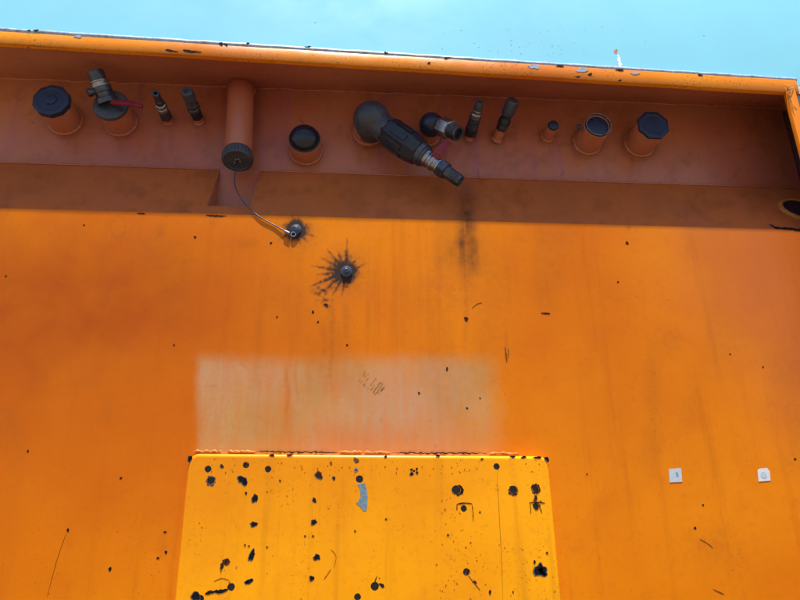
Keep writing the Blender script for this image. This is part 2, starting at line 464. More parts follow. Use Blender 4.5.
    for x, y, s, L in spots:
        a = r2.choice((r2.gauss(PI/2, .3), r2.uniform(0, PI)))
        e1 = (x+L*math.cos(a), y+L*math.sin(a))
        k = (u > x-L-4) & (u < x+L+4) & (v > y-L-4) & (v < y+L+4)
        if not k.any(): continue
        dd, t = seg_dist(u[k], v[k], (x, y), e1)
        grime[k] = np.maximum(grime[k], s*np.clip(1.3-dd/1.0, 0, 1)*(.4+.6*np.sin(PI*np.clip(t, .02, .98))))
    # the pale rubbed rectangle above the cover plate
    wv = (vnoise(u, v, 38, 41)-.5)*10 + (vnoise(u, v, 9, 42)-.5)*5 + (vnoise(u, v, 3, 47)-.5)*2
    chalk = sstep(u+wv*.5, 194, 206)*(1-sstep(u+wv*1.3, 474, 508))*sstep(v+wv*.7, 346, 372)
    chalk *= (1-.42*sstep(v, 395, 450)*sstep(u+60*vnoise(u, v, 20, 46), 180, 420))
    chalk *= .62 + .40*vnoise(u, v, 34, 43) + .22*vnoise(u, v*.35, 7, 44) + .12*vnoise(u, v, 3, 45)
    chalk *= 1-.5*gauss(u, v, 287, 400, 6, 40)-.3*gauss(u, v, 332, 380, 8, 40)
    # wall dimming painted in: slanting brown shade on the right, redder on the left
    shade_tint = .55*sstep(u - (590 + (v-225)*.80) + (vnoise(u, v, 60, 51)-.5)*50, -40, 170)*(1-.5*sstep(v, 380, 520))
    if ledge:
        shade_tint = np.full_like(u, 1.0)  # the ledge's shade is painted over all of it
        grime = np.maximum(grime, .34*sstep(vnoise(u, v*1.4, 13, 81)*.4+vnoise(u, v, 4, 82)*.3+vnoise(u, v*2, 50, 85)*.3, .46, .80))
        smear_shade = np.maximum(smear_shade, .20*sstep(vnoise(u, v*2.5, 30, 83)*.6+vnoise(u, v, 7, 84)*.4, .55, .85))
    red_shade_tint = 1.0*gauss(u, v, -40, 325, 210, 105) + .35*gauss(u, v, 120, 280, 130, 60) + .30*gauss(u, v, 200, 310, 130, 60) + .25*gauss(u, v, 640, 430, 120, 60)  # reddish shade painted into the wall colour
    return np.clip(soot, 0, 1), np.clip(grime, 0, 1), np.clip(chalk, 0, 1), np.clip(shade_tint, 0, 1), np.clip(red_shade_tint, 0, 1), smear_shade
def grid_sheet(pos, xs, ts, ledge=False):
    """pos(x, t) -> X, Y, Z arrays on a regular grid, with dirt and painted shade masks"""
    A, B = np.meshgrid(xs, ts)
    X, Y, Z = pos(A, B)
    co = np.stack([X, Y, Z], -1).reshape(-1, 3)
    nx, nt = len(xs), len(ts)
    idx = np.arange(nx*nt).reshape(nt, nx)
    q = np.stack([idx[:-1, :-1], idx[:-1, 1:], idx[1:, 1:], idx[1:, :-1]], -1).reshape(-1, 4)
    me = bpy.data.meshes.new('m')
    me.vertices.add(len(co)); me.vertices.foreach_set('co', co.astype(np.float32).ravel())
    me.loops.add(q.size); me.loops.foreach_set('vertex_index', q.ravel().astype(np.int32))
    me.polygons.add(len(q)); me.polygons.foreach_set('loop_start', np.arange(0, q.size, 4, dtype=np.int32))
    me.update(calc_edges=True)
    u, v = to_px(X.ravel(), Y.ravel(), Z.ravel())
    for nm, arr in zip(('soot', 'grime', 'chalk', 'shade_tint', 'red_shade_tint', 'smear_shade'), masks_for(u, v, ledge)):
        at = me.attributes.new(nm, 'FLOAT', 'POINT'); at.data.foreach_set('value', arr.astype(np.float32))
    return me
def spaced(lo, a, b, hi, step, coarse):
    return np.unique(np.concatenate([np.arange(lo, a, coarse), np.arange(a, b, step), np.arange(b, hi, coarse), [hi]]))

# ------------------------------------------------------------------ ground
g = link('ground', mesh([(-400, -400, 0), (400, -400, 0), (400, 400, 0), (-400, 400, 0)], [(0, 1, 2, 3)]), M['ground'])
g['kind'] = 'structure'

# ------------------------------------------------------------------ the orange steel housing
XL, XR = -1.75, 1.185
Z_EDGE = P(400, 219.0, 0).z                     # ledge meets wall
Z_BAND = P(400, 176, R_Y).z                     # ledge meets recess plate
Z_SEAM_L, Z_SEAM_R = P(0, 78, R_Y).z, P(780, 108, R_Y).z
x_in = P(782, 111, R_Y).x                       # right end of the recess
H = thing('orange_steel_housing', (0, 0, 0), 'orange painted steel machine wall with a shaded recess of pipe fittings', 'machine')

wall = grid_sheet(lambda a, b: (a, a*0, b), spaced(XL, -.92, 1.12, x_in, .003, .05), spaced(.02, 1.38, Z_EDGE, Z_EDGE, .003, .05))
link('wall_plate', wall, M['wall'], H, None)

# sloped ledge with the cut-out behind the capped pipe
NB = 205.0
nx0, nx1 = P(220, 170, R_Y).x, P(260, 170.5, R_Y).x
t_notch = 0.0
zz = P(228, 205, 0.010).z
t_notch = (zz - Z_EDGE)/(Z_BAND - Z_EDGE)
def ledge_pos(a, t): return a, t*R_Y, Z_EDGE + t*(Z_BAND-Z_EDGE)
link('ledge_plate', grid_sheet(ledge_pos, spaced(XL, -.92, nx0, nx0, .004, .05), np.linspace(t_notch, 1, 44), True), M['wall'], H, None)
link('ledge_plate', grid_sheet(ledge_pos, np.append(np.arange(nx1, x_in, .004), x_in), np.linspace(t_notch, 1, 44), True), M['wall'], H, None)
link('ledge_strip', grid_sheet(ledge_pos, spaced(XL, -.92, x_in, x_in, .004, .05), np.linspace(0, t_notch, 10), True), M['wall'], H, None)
# the cut-out's floor and cheeks
zn = Z_EDGE + t_notch*(Z_BAND-Z_EDGE); yn = t_notch*R_Y
link('cutout_pocket', mesh([(nx0, yn, zn), (nx1, yn, zn), (nx1, R_Y, zn), (nx0, R_Y, zn), (nx0, R_Y, Z_BAND), (nx1, R_Y, Z_BAND)],
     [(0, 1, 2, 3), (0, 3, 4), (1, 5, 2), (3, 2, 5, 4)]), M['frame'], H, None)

# recess plate
def recess_quad(x0, x1):
    zt = lambda x: Z_SEAM_L + (Z_SEAM_R-Z_SEAM_L)*(x-P(0, 78, R_Y).x)/(P(780, 108, R_Y).x-P(0, 78, R_Y).x)
    return [(x0, R_Y, Z_BAND), (x1, R_Y, Z_BAND), (x1, R_Y, zt(x1)), (x0, R_Y, zt(x0))], zt
q, zt = recess_quad(XL, x_in)
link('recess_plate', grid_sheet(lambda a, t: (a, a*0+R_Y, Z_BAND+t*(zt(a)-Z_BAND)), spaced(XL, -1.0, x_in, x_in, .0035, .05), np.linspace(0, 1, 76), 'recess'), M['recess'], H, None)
# lip of the roof over the recess
RL, RR = -.078, -.0705
rlx, rrx = P(0, 43, RL).x, P(785, 92, RR).x
def rimY(x): return RL + (RR-RL)*(x-rlx)/(rrx-rlx)
def rimline(pa, pb):
    a, b = P(*pa, RL), P(*pb, RR)
    return lambda x: a.z + (b.z-a.z)*(x-a.x)/(b.x-a.x)
zb, zt2, zs = rimline((0, 43), (785, 92)), rimline((0, 31), (790, 79.5)), rimline((0, 25.5), (790, 76.5))
x_post = P(785.5, 90, RR).x
xs = list(np.linspace(XL, x_post+.004, 60))
def strip(f0, f1, xs):
    n = len(xs); v = [f0(x) for x in xs] + [f1(x) for x in xs]
    return v, [(i, i+1, n+i+1, n+i) for i in range(n-1)]
v, f = strip(lambda x: (x, R_Y, zt(x)), lambda x: (x, rimY(x)+.003, zb(x)), list(np.linspace(XL, x_in+.02, 60)))
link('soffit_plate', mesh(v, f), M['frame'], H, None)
# front lip: rounded bar, slightly wavy
rr = random.Random(3)
prof = lambda x, i: [(x, rimY(x)+.012, zb(x)-.0002), (x, rimY(x)+.003, zb(x)), (x, rimY(x)+.0004, zb(x)+.0006), (x, rimY(x), zb(x)+.0016), (x, rimY(x), zt2(x)-.003),
                     (x, rimY(x)+.0010, zt2(x)-.001), (x, rimY(x)+.004, zt2(x)), (x, rimY(x)+.03, zt2(x)+.001)]
vs_, fs = [], []
xr = list(np.linspace(XL, x_post+.035, 160))
for i, x in enumerate(xr):
    w = .0004*math.sin(i*.37)+rr.uniform(-.0002, .0002)
    vs_ += [(a, b, c+w) for a, b, c in prof(x, i)]
for i in range(len(xr)-1):
    for k in range(7):
        fs.append((i*8+k, (i+1)*8+k, (i+1)*8+k+1, i*8+k+1))
link('rim', fixn(mesh(vs_, fs)), M['rim'], H, 50)
# pale sealant line along the top of the lip
path = []
for i, x in enumerate(np.linspace(XL, x_post+.04, 220)):
    path.append((x, rimY(x)+.010, (zt2(x)+zs(x))/2+rr.uniform(-.0002, .0002)))
rs = [(zs(-.3)-zt2(-.3))*.60*(1+.06*math.sin(i*.9)+rr.uniform(-.04, .04)) for i in range(221)]
link('sealant_line', tube(path, lambda t: rs[int(t*219)], 10), M['seal'], H, 60)
# right-hand post: front edge, inner cheek and a dark strip painting its shade
xpl = x_post
xpr = xpl + .026
box = [(xpl, RR-.001, 0.02), (xpr, RR-.001, .02), (xpr, RR+.012, .02), (xpl, RR+.012, .02)]
link('side_post', bevel(prism([Vector(p) for p in box], (0, 0, zb(xpl)+.004)), .003), M['rim'], H)
bk = [(x_in, R_Y, Z_SEAM_R+.002), (x_in, R_Y, Z_BAND), (x_in, 0, Z_EDGE), (x_in, 0, .02)]
fr = [(xpl+.002, RR+.004, zb(xpl)+.002), (xpl+.002, RR+.004, Z_BAND), (xpl+.002, RR+.004, Z_EDGE), (xpl+.002, RR+.004, .02)]
link('cheek_plate', mesh(bk+fr, [(0, 1, 5, 4), (1, 2, 6, 5), (2, 3, 7, 6)]), M['frame'], H, None)
mixv = lambda a, b, t: Vector(a)*(1-t) + Vector(b)*t
sq = [mixv(bk[0], fr[0], .04), mixv(bk[0], fr[0], .55), mixv(bk[1], fr[1], .92), mixv(bk[1], fr[1], .04)]
sq[0].z -= .018; sq[1].z -= .035
link('cheek_shade_strip', prism(sq, (-.004, -.003, 0)), M['navy'], H)  # dark strip stands in for shade on the inner cheek
link('side_trim', bevel(prism([Vector((xpr+.001, RR+.010, .02)), Vector((xpr+.262, RR+.010, .02)), Vector((xpr+.262, RR+.03, .02)), Vector((xpr+.001, RR+.03, .02))], (0, 0, zt2(xpr)-.03)), .003), M['trim'], H)
link('back_plate', mesh([(XL, .6, .02), (XR+.03, .6, .02), (XR+.03, .6, 1.2+CAM_Z), (XL, .6, 1.2+CAM_Z)], [(0, 1, 2, 3)]), M['frame'], H, None)
link('side_plate', mesh([(x_in+.004, .05, .02), (x_in+.004, .6, .02), (x_in+.004, .6, 1.2+CAM_Z), (x_in+.004, .05, 1.2+CAM_Z)], [(0, 1, 2, 3)]), M['frame'], H, None)

# weld bead where roof and recess plate meet, and along the ledge
def bead(name, pts, r, seed, mat=M['frame']):
    r_ = random.Random(seed)
    p = []
    n = len(pts)
    ra = [r*r_.uniform(.5, 1.35) for _ in range(n+1)]
    return link(name, tube(pts, lambda t: ra[int(t*(n-1))], 7), mat, H, 60)
bead('weld_bead', [(x, R_Y-.0006+.001*math.sin(x*40), zt(x)-.001+.0012*math.sin(x*55+1)) for x in np.linspace(XL, x_in, 420)], .0026, 5)
bead('weld_bead', [(x, R_Y-.0012, Z_BAND+.0015) for x in np.linspace(XL, nx0-.002, 160)], .0022, 6)
bead('weld_bead', [(x, R_Y-.0012, Z_BAND+.0015) for x in np.linspace(nx1+.002, x_in, 300)], .0022, 7)

# chips of lost paint on the lip
for i, (x, y, a, b, ro) in enumerate(((171, 51, 6, 1.2, .1), (191, 51.5, 8, 1.4, .05), (221, 43.8, 2.4, 1.3, .2), (226, 44.5, 1.8, 1.0, .4), (248, 43.5, 1.6, 1, 0), (308, 47, 3, .8, 0), (386, 53, 2, 1, 0),
                                     (36, 30.5, 3.0, .9, 0), (29, 30.5, 1.6, .8, 0), (429, 63, 1.6, 1, 0), (578, 77, 1.8, 1.0, .2), (590, 74.5, 2, 1.2, 0), (620, 80.5, 1.5, 1, 0), (700, 75, 2, .8, 0), (447, 58, 3, .8, 0), (560, 66, 3.5, .7, 0), (620, 70, 4, .7, 0))):
    link('paint_chip', flake(x, y, a, b, RL + (RR-RL)*x/790., 200+i, ro, .35, 14, .0006, .0002), M['chip'], H)
for i, (x, y, a, b) in enumerate(((534, 66.5, 4.5, 2.6), (582, 70, 5, 2.4), (635, 73.5, 4, 1.2), (78, 36.5, 4, 1.2))):
    link('paint_scuff', flake(x, y, a, b, RL + (RR-RL)*x/790., 260+i, .05, .3, 14, .0005, .0002), M['seal'], H)

# ------------------------------------------------------------------ turquoise sheet above the lip
TY = -.062
T = thing('turquoise_panel', (0, TY, zt2(x_post)-.03), 'pale turquoise painted sheet rising above the orange rim, one rust spot', 'panel')
T.rotation_euler.x = math.radians(-10)      # the sheet leans back
link('sheet', bevel(prism([Vector((XL, TY, zt2(XL)-.006)), Vector((xpr+.27, TY, zt2(xpr+.27)-.006)), Vector((xpr+.27, TY, 3.9)), Vector((XL, TY, 3.9))], (0, .01, 0)), .001), M['turq'], T)
link('rust_spot', flake(619, 45, 1.5, 3.0, TY, 301, .1, .3), M['rustspot'], T)
link('drip_mark', ribbon([(621, 49), (622, 57), (622, 65)], 3.0, TY, 302), M['white'], T)
r5 = random.Random(12)
for i in range(46):
    x, y = (r5.gauss(528, 34), r5.gauss(38, 14)) if i < 36 else (r5.uniform(60, 780), r5.uniform(4, 30))
    if y > 50 or y < 1: continue
    s = r5.uniform(.3, .7)
    link('dirt_speck', flake(x, y, s, s*r5.uniform(.6, 1.2), TY, 310+i, 0, .3, 7), M['speck'] if i % 4 else M['grey'], T)

# ------------------------------------------------------------------ cover plate
TP = -.017
CPz = 1.02
def line_x(pa, pb):
    a, b = P(*pa, TP), P(*pb, TP)
    return lambda z: a.x + (b.x-a.x)*(z-a.z)/(b.z-a.z)
lx, rx = line_x((188, 462), (174, 600)), line_x((549, 462), (562, 600))
ztl, ztr = P(190, 453.5, TP).z, P(547, 456, TP).z
def outline(inset, rad, n=7):
    c_ = [(lx(CPz)+inset, CPz+inset, 180), (rx(CPz)-inset, CPz+inset, 270), (rx(ztr)-inset, ztr-inset, 0), (lx(ztl)+inset, ztl-inset, 90)]
    out = []
    for k, (x, z, a0) in enumerate(c_):
        sx, sz = (1, -1, -1, 1)[k], (1, 1, -1, -1)[k]
        for j in range(n):
            a = math.radians(a0 + 90*j/(n-1))
            out.append((x+sx*rad+rad*math.cos(a), z+sz*rad+rad*math.sin(a)))
    return out
CP = thing('cover_plate', (P(368, 600, 0).x, 0, CPz), 'bright amber raised cover plate peppered with dark screw holes and paint chips', 'cover plate')
HOLES = [(208, 469, 3.4), (210.8, 480.4, 3.9), (246, 465, 3.2), (268, 469, 3.2), (359.5, 479, 3.7), (231, 587, 3.8), (357.5, 597, 3.4), (456.4, 490, 4.3), (463.8, 508.5, 3.2),
         (496.6, 466.5, 3.2), (513.6, 490, 3.9), (535.7, 489, 3.3), (536.3, 506.5, 3.0), (466.6, 572, 3.6), (374.8, 586.4, 4.2), (356, 470, 1.0), (319, 477, 1.7), (414, 471, 1.2), (226, 562, 2.1), (200, 599, 4.0), (242, 481, 2.2)]
BR = .007
bm = bmesh.new()
loops = []
ol = outline(BR, .012)
def add_loop(pts, y):
    vv = [bm.verts.new((x, y, z)) for x, z in pts]
    ee = [bm.edges.new((vv[i], vv[(i+1) % len(vv)])) for i in range(len(vv))]
    return vv, ee
edges = []
_, e = add_loop(ol, TP); edges += e
hl = []
for i, (x, y, r) in enumerate(HOLES):
    c_ = P(x, y, TP); s = (P(x+r, y, TP)-c_).length
    rh = random.Random(i)
    pts = [(c_.x+s*math.cos(2*PI*k/20)*(1+rh.uniform(-.06, .06)), c_.z+s*math.sin(2*PI*k/20)*(1+rh.uniform(-.06, .06))) for k in range(20)]
    vv, e = add_loop(pts, TP); edges += e; hl.append((vv, pts))
bmesh.ops.triangle_fill(bm, use_beauty=True, use_dissolve=False, edges=edges)
for vv, pts in hl:
    bk = [bm.verts.new((x, TP+.004, z)) for x, z in pts]
    for i in range(20):
        bm.faces.new((vv[i], vv[(i+1) % 20], bk[(i+1) % 20], bk[i]))
bmesh.ops.recalc_face_normals(bm, faces=bm.faces)
me = bpy.data.meshes.new('m'); bm.to_mesh(me); bm.free()
link('face_sheet', me, M['cover'], CP, 40)
loops = [(outline(BR, .012), TP)]
for k in range(1, 7):
    a = PI/2*k/6
    loops.append((outline(BR*(1-math.sin(a)), .012+BR*math.sin(a)), TP+BR*(1-math.cos(a))))
loops.append((outline(0, .019), -.0004))
vs_, fs = [], []
n = len(loops[0][0])
for pts, y in loops:
    vs_ += [(x, y, z) for x, z in pts]
for i in range(len(loops)-1):
    for k in range(n):
        fs.append((i*n+k, i*n+(k+1) % n, (i+1)*n+(k+1) % n, (i+1)*n+k))
link('edge_flange', fixn(mesh(vs_, fs)), M['cover'], CP, 60)
link('added_dark_backing', prism([Vector((x, TP+.0045, z)) for x, z in outline(.010, .012)], (0, .003, 0)), M['black'], CP)  # added dark sheet so the holes look black inside
# chips, rust rings and scratches on the plate
CH = 'chip'; RU = 'rust'
chips = [(255, 498, 2.2, 4.2, .25, CH), (254, 524, 3.0, 2.2, .2, CH), (252, 555, 2.4, 4.8, .4, CH), (249.5, 581, 3.0, 2.0, -.4, CH), (246.5, 582.5, 1.5, 1.2, 0, CH), (314.5, 500, 1.5, 2.2, 0, CH), (314, 522, 2.2, 2.6, .3, CH),
         (317, 557, 3.2, 2.3, .2, CH), (312, 578, 2.4, 2.0, .3, CH), (334, 478, 1.4, 1.4, 0, RU), (319, 475, 3.0, 3.4, .4, RU), (242, 479, 3.6, 3.0, .2, CH), (245, 483, 2, 2.4, .2, CH), (246, 493, 1.2, 1.2, 0, CH),
         (226, 562, 3.8, 3.4, .1, RU), (222, 566, 1.6, 2.4, .2, RU), (540.3, 570, 5.2, 6.0, .1, CH), (541, 570.5, 2.6, 3.0, .1, RU), (534.5, 562, 1.0, 2.2, 0, CH), (545, 574, 2.6, 1.2, .4, CH), (382, 585, 2.5, 1.4, .5, CH),
         (490, 592, 1.2, 2.0, 0, CH), (385.6, 456.5, 1.3, 1.3, 0, CH), (411.5, 469.5, 1.2, 1.2, 0, CH), (416.8, 469, 1.1, 1.3, 0, CH), (411.8, 473.6, 1.5, 1.6, 0, CH), (417, 472.6, 1.2, 1.4, 0, RU), (535.5, 489, 4.4, 5.0, .2, RU),
         (536.3, 506, 3.8, 4.2, 0, RU), (535.8, 498, 1.4, 2.6, 0, RU), (513, 491, 4.6, 4.4, 0, RU), (457.5, 490.6, 5.4, 4.6, 0, CH), (210.8, 480.8, 4.9, 4.8, 0, 'dsteel'), (356, 470, 2.3, 2.2, 0, 'steel'),
         (190, 458.5, 1.6, 3.4, .3, CH), (547, 459, 2.4, 1.6, .5, CH), (538, 457.2, 3.0, .9, .05, CH), (524, 456.8, 2, .9, 0, CH), (513, 456.6, 2, .8, 0, CH), (482, 459, 1.2, 1.0, 0, CH), (438, 455.5, 1.6, 1, 0, CH), (272, 455, 2.0, .9, 0, CH), (290, 455.0, 2.4, .7, 0, RU),
         (196, 596, 4.8, 3.4, .1, CH), (305, 536, 1.0, .9, 0, RU), (267, 547, .9, .8, 0, RU), (245, 545, 1.0, 1.0, 0, RU), (249, 546, .8, .8, 0, RU), (313, 536, 1.0, .9, 0, RU), (355, 531, 1.0, .9, 0, RU), (280, 480.5, 1.0, .9, 0, RU), (222, 466, 1.4, 1.6, 0, RU), (386, 519, 1, .8, 0, RU), (448, 535, 1.0, 1, 0, RU), (480, 512, .9, .8, 0, RU), (547, 553, 1.2, 1, 0, RU), (513, 592, .9, .9, 0, RU), (475, 582, 2.0, .9, .5, RU), (356.5, 460, 2.2, 2.0, .3, 'brown'), (331, 463, 1.2, 1.6, 0, 'brown')]
def clipped_flake(i, x, y, a, b, ro, mt):
    c1 = link('paint_chip', flake(x, y, a, b, TP, 400+i, ro, .24, 22, .0003, .0003), M[mt], CP)
    if a > 1.3:
        sub('primer_edge', flake(x-.35, y+.35, a*1.18+.25, b*1.18+.25, TP, 400+i, ro, .24, 22, .0002, .0001), M['edge'], c1)
    return c1
# chips that touch a hole are rings round it
def ring_flake(x, y, hx, hy, hr, a, b, ro, seed, Y):
    rnd = random.Random(seed); n = 24; o_, i_ = [], []
    for k in range(n):
        t = 2*PI*k/n; j = 1+rnd.uniform(-.2, .2)
        xx, yy = a*j*math.cos(t), b*j*math.sin(t)
        px, py = x+xx*math.cos(ro)-yy*math.sin(ro), y+xx*math.sin(ro)+yy*math.cos(ro)
        d = math.hypot(px-hx, py-hy)
        if d < hr*1.12: px, py = hx+(px-hx)*hr*1.12/d, hy+(py-hy)*hr*1.12/d
        a2 = math.atan2(py-hy, px-hx)
        o_.append(P(px, py, Y-.0004)); i_.append(P(hx+hr*1.04*math.cos(a2), hy+hr*1.04*math.sin(a2), Y-.0004))
    return mesh(o_+i_, [(k, (k+1) % n, n+(k+1) % n, n+k) for k in range(n)])
for i, (x, y, a, b, ro, mt) in enumerate(chips):
    h = [h for h in HOLES if math.hypot(h[0]-x, h[1]-y) < h[2]+min(a, b)]
    if h and math.hypot(h[0][0]-x, h[0][1]-y) < max(1.8, h[0][2]*.8):
        link('paint_chip', fixn(ring_flake(x, y, *h[0], max(a, h[0][2]*1.2), max(b, h[0][2]*1.2), ro, 500+i, TP)), M[mt], CP)
    else:
        clipped_flake(i, x, y, a, b, ro, mt)
# the peeled strip that shows blue-grey primer
pr = [(361.5, 483.5), (365.2, 483), (366.5, 489), (367.6, 497), (367.2, 504), (366.5, 510.5), (363.5, 511), (360, 506.5), (356, 503), (358.5, 501.5), (360.5, 496), (359.8, 489), (357.5, 484.5)]
link('bare_primer_patch', prism([P(x, y, TP-.0001) for x, y in pr], (0, -.0003, 0)), M['primer'], CP)
for i, (pts, w, mt) in enumerate(((((205, 594), (212, 592), (221, 591), (228, 589.5)), 3.4, CH), (((497, 472), (499, 510), (501, 550), (503, 600)), .35, 'brown'), (((457, 504), (464, 503), (472, 503.5)), 1.2, CH), (((457, 504), (457, 510)), 1.0, RU), (((472, 504), (473, 513), (473, 521)), .8, 'brown'),
                                 (((529, 503), (536, 502), (545, 503)), 1.2, RU), (((530, 504), (531, 514)), .8, RU), (((540, 508), (542, 513)), .8, RU), (((374, 584), (377, 576)), .8, RU), (((468, 575), (475, 584), (480, 590)), .8, 'brown'), (((334, 567), (336, 556), (331, 549)), .4, 'freckle'), (((324, 579), (331, 569)), .8, 'freckle'), (((214, 581), (222, 578), (229, 580)), .5, 'freckle'))):
    link('scratch', ribbon(pts, w, TP, 600+i), M[mt], CP)
fr_ = random.Random(77); fl = []
for i in range(190):
    k = i % 5
    x, y = ((fr_.gauss(452, 9), fr_.uniform(495, 600)), (fr_.gauss(470, 14), fr_.gauss(560, 26)), (fr_.uniform(190, 545), fr_.uniform(460, 476)), (fr_.gauss(330, 60), fr_.gauss(468, 7)), (fr_.uniform(185, 550), fr_.uniform(480, 600)))[k]
    if not (lx(P(x, y, TP).z)+.01 < P(x, y, TP).x < rx(P(x, y, TP).z)-.01) or y < 460: continue
    sz = fr_.choice((.3, .4, .5, .8)); fl.append(flake(x, y, sz*.8, sz*fr_.uniform(.7, 2.0), TP, 900+i, fr_.uniform(-.6, .6), .35, 7, .0002, .0001))
fo = link('rust_freckles', joined(*fl), M['freckle'], CP, None); fo['kind'] = 'stuff'
# lumpy sealant on the plate's top edge; thin dark runs paint its shadow
rl = random.Random(9)
def lump(x0, x1, r, seed):
    rq = random.Random(seed); pts = []
    n = max(6, int((x1-x0)/2.2))
    for k in range(n+1):
        x = x0+(x1-x0)*k/n
        y = 452.2 + (x-188)*(2.6/361)
        p = P(x, y+rq.uniform(-.9, .4), 0); pts.append(p + Vector((0, -.002, .001)))
    ra = [r*rq.uniform(.5, 1.4) for _ in range(n+2)]
    return tube(pts, lambda t: ra[int(t*n)]*min(1, 6*t+.2, 6*(1-t)+.2), 7)
CP_top = P(188, 452, 0).z
for i, (a, b, r) in enumerate(((193, 222, .0024), (226, 256, .0032), (338, 362, .0034), (362, 392, .0026), (487, 520, .0026), (256, 338, .0014), (392, 487, .0014))):
    link('sealant_shade_bead', lump(a, b, r, 40+i), M['paintlump'] if r > .002 else M['rust'], CP, 60)  # thin runs in the rust colour paint the shadow line

# ------------------------------------------------------------------ pipe stubs and what closes them
N_OUT = Vector((0, -1, 0))
MM = .001
def scale_at(px, py, Y):            # metres per photo pixel, square to the view
    p = np.array(P(px, py, Y)) - np.array((0, -D, CAM_Z))
    return float(p @ fw)/F_PX
def stub(bpx, bpy_, r_px, length):
    B = P(bpx, bpy_, R_Y); r = r_px*scale_at(bpx, bpy_, R_Y)
    o = link('pipe_stub', lathe([(-.004, r*1.0), (length, r), (length, r*.8), (length-.02, r*.8)], B, N_OUT, 36), M['frame'], H)
    ra = [random.Random(bpx).uniform(.8, 1.2) for _ in range(3)]
    w = [(B + Vector((math.cos(t)*r, -.0015, math.sin(t)*r))) for t in np.linspace(0, 2*PI, 61)]
    rw = random.Random(int(bpx)); rads = [.0042*rw.uniform(.7, 1.25) for _ in range(62)]
    me = tube(w, lambda t: rads[int(t*60)], 8)
    sub('weld_ring', me, M['frame'], o, 60)
    return B, r
def out_from(B, s): return Vector(B) + N_OUT*s
def protr(b, t):                    # how far along the normal from the base pixel until it shows at pixel t (by row)
    lo, hi = 0, .3
    B = P(*b, R_Y)
    for _ in range(40):
        mid = (lo+hi)/2
        _, v_ = to_px(np.array([B.x]), np.array([B.y-mid]), np.array([B.z]))
        if v_[0] > t[1]: lo = mid
        else: hi = mid
    return lo

def facet_cap(b, t, r_px, nseg, label, spin, th, boss=True):
    s = protr(b, t)
    B, r = stub(*b, r_px*.86, s-.004)
    R = r_px*scale_at(*t, R_Y-s)
    K = thing('pipe_cap', out_from(B, s), label, 'pipe cap')
    link('cap_body', lathe([(-th, R*.84), (-th, R*.97), (-.002, R), (0, R*.975), (.0006, R*.74), (-.0002, R*.70), (0, 0)], out_from(B, s), N_OUT, nseg, .0012, spin), M['navy'], K, 20)
    if boss:
        link('wrench_boss', lathe([(-.001, R*.36), (.0025, R*.34), (.0025, 0)], out_from(B, s), N_OUT, 6, .0008), M['navy'], K, 20)
    return K
facet_cap((66, 121), (51, 99.5), 18.4, 10, 'ten-sided navy plastic cap beside the red-levered valve', .2, .016)
facet_cap((639, 144), (650, 124.5), 16.8, 8, 'eight-sided flat navy plastic cap closing the stub beside the open-ringed stub', .4, .009, False)

# valve with red lever on a wide slate disc
b = (121, 123); s = protr(b, (114, 104)); B, r = stub(*b, 15, s-.004)
R = 17.0*scale_at(114, 104, R_Y-s)
V = thing('lever_valve', out_from(B, s), 'steel coupling with a red lever on a wide slate disc', 'valve')
o = out_from(B, s)
link('disc', lathe([(-.011, R*.86), (-.011, R), (-.002, R), (0, R*.95), (0, R*.3), (0, 0)], o, N_OUT, 32), M['slate'], V)
o2 = o + Vector((-.006, 0, .004))
s2 = protr(b, (95, 71)) - s
ax = (P(95, 71, -.012) - o2)
L = ax.length
px = scale_at(105, 90, o.y-.03)*1.13
link('valve_body', lathe([(-.002, 9*px), (.010, 9*px), (.012, 7.2*px), (L*.30, 7.2*px), (L*.32, 8*px), (L*.48, 8*px)], o2, ax, 24), M['dsteel'], V)
link('lock_ring', lathe([(L*.48, 6.8*px), (L*.48, 8.4*px), (L*.54, 8.4*px), (L*.55, 7.6*px), (L*.62, 7.6*px), (L*.63, 8.3*px), (L*.67, 8.3*px), (L*.67, 6.4*px)], o2, ax, 24, .0006), M['steel'], V)
ck = link('coupling', lathe([(L*.67, 6.8*px), (L*.70, 7.2*px), (L*.98, 7.0*px), (L, 6.4*px), (L, 4.6*px), (L*.90, 4.2*px), (L*.90, 0)], o2, ax, 24), M['dsteel'], V)
kn = o2 + ax*.42
link('release_knob', lathe([(0, 2.6*px), (9.5*px, 2.6*px), (9.5*px, 3.6*px), (13*px, 3.6*px), (13*px, 0)], kn, (-.8, -.25, -.55), 14), M['dsteel'], V)
def lever(name, pts, w, th, nrm, parent, mat):
    q = bez(pts, 6); L_, R_ = [], []
    nrm = Vector(nrm)
    for i, c_ in enumerate(q):
        t = (q[min(i+1, len(q)-1)]-q[max(i-1, 0)]).normalized(); sd_ = t.cross(nrm).normalized()
        ww = w*(.75+.35*math.sin(PI*min(1, .25+i/len(q))))
        L_.append(c_+sd_*ww/2); R_.append(c_-sd_*ww/2)
    n = len(q); off = nrm.normalized()*th
    vv = L_+R_+[p+off for p in L_]+[p+off for p in R_]
    fs = []
    for i in range(n-1):
        fs += [(i, i+1, n+i+1, n+i), (2*n+i, 3*n+i, 3*n+i+1, 2*n+i+1), (i, 2*n+i, 2*n+i+1, i+1), (n+i, n+i+1, 3*n+i+1, 3*n+i)]
    fs += [(0, n, 3*n, 2*n), (n-1, 3*n-1, 4*n-1, 2*n-1)]
    return link(name, bevel(fixn(mesh(vv, fs)), th*.3), mat, parent, 40)
Yv = o.y-.012
lever('lever', [P(112, 102.5, Yv), P(120, 103.5, Yv-.004), P(130, 104.5, Yv-.006), P(137, 106, Yv-.006), P(143, 107.5, Yv-.005)], 5.2*px, .006, (0, -1, .2), V, M['red'])

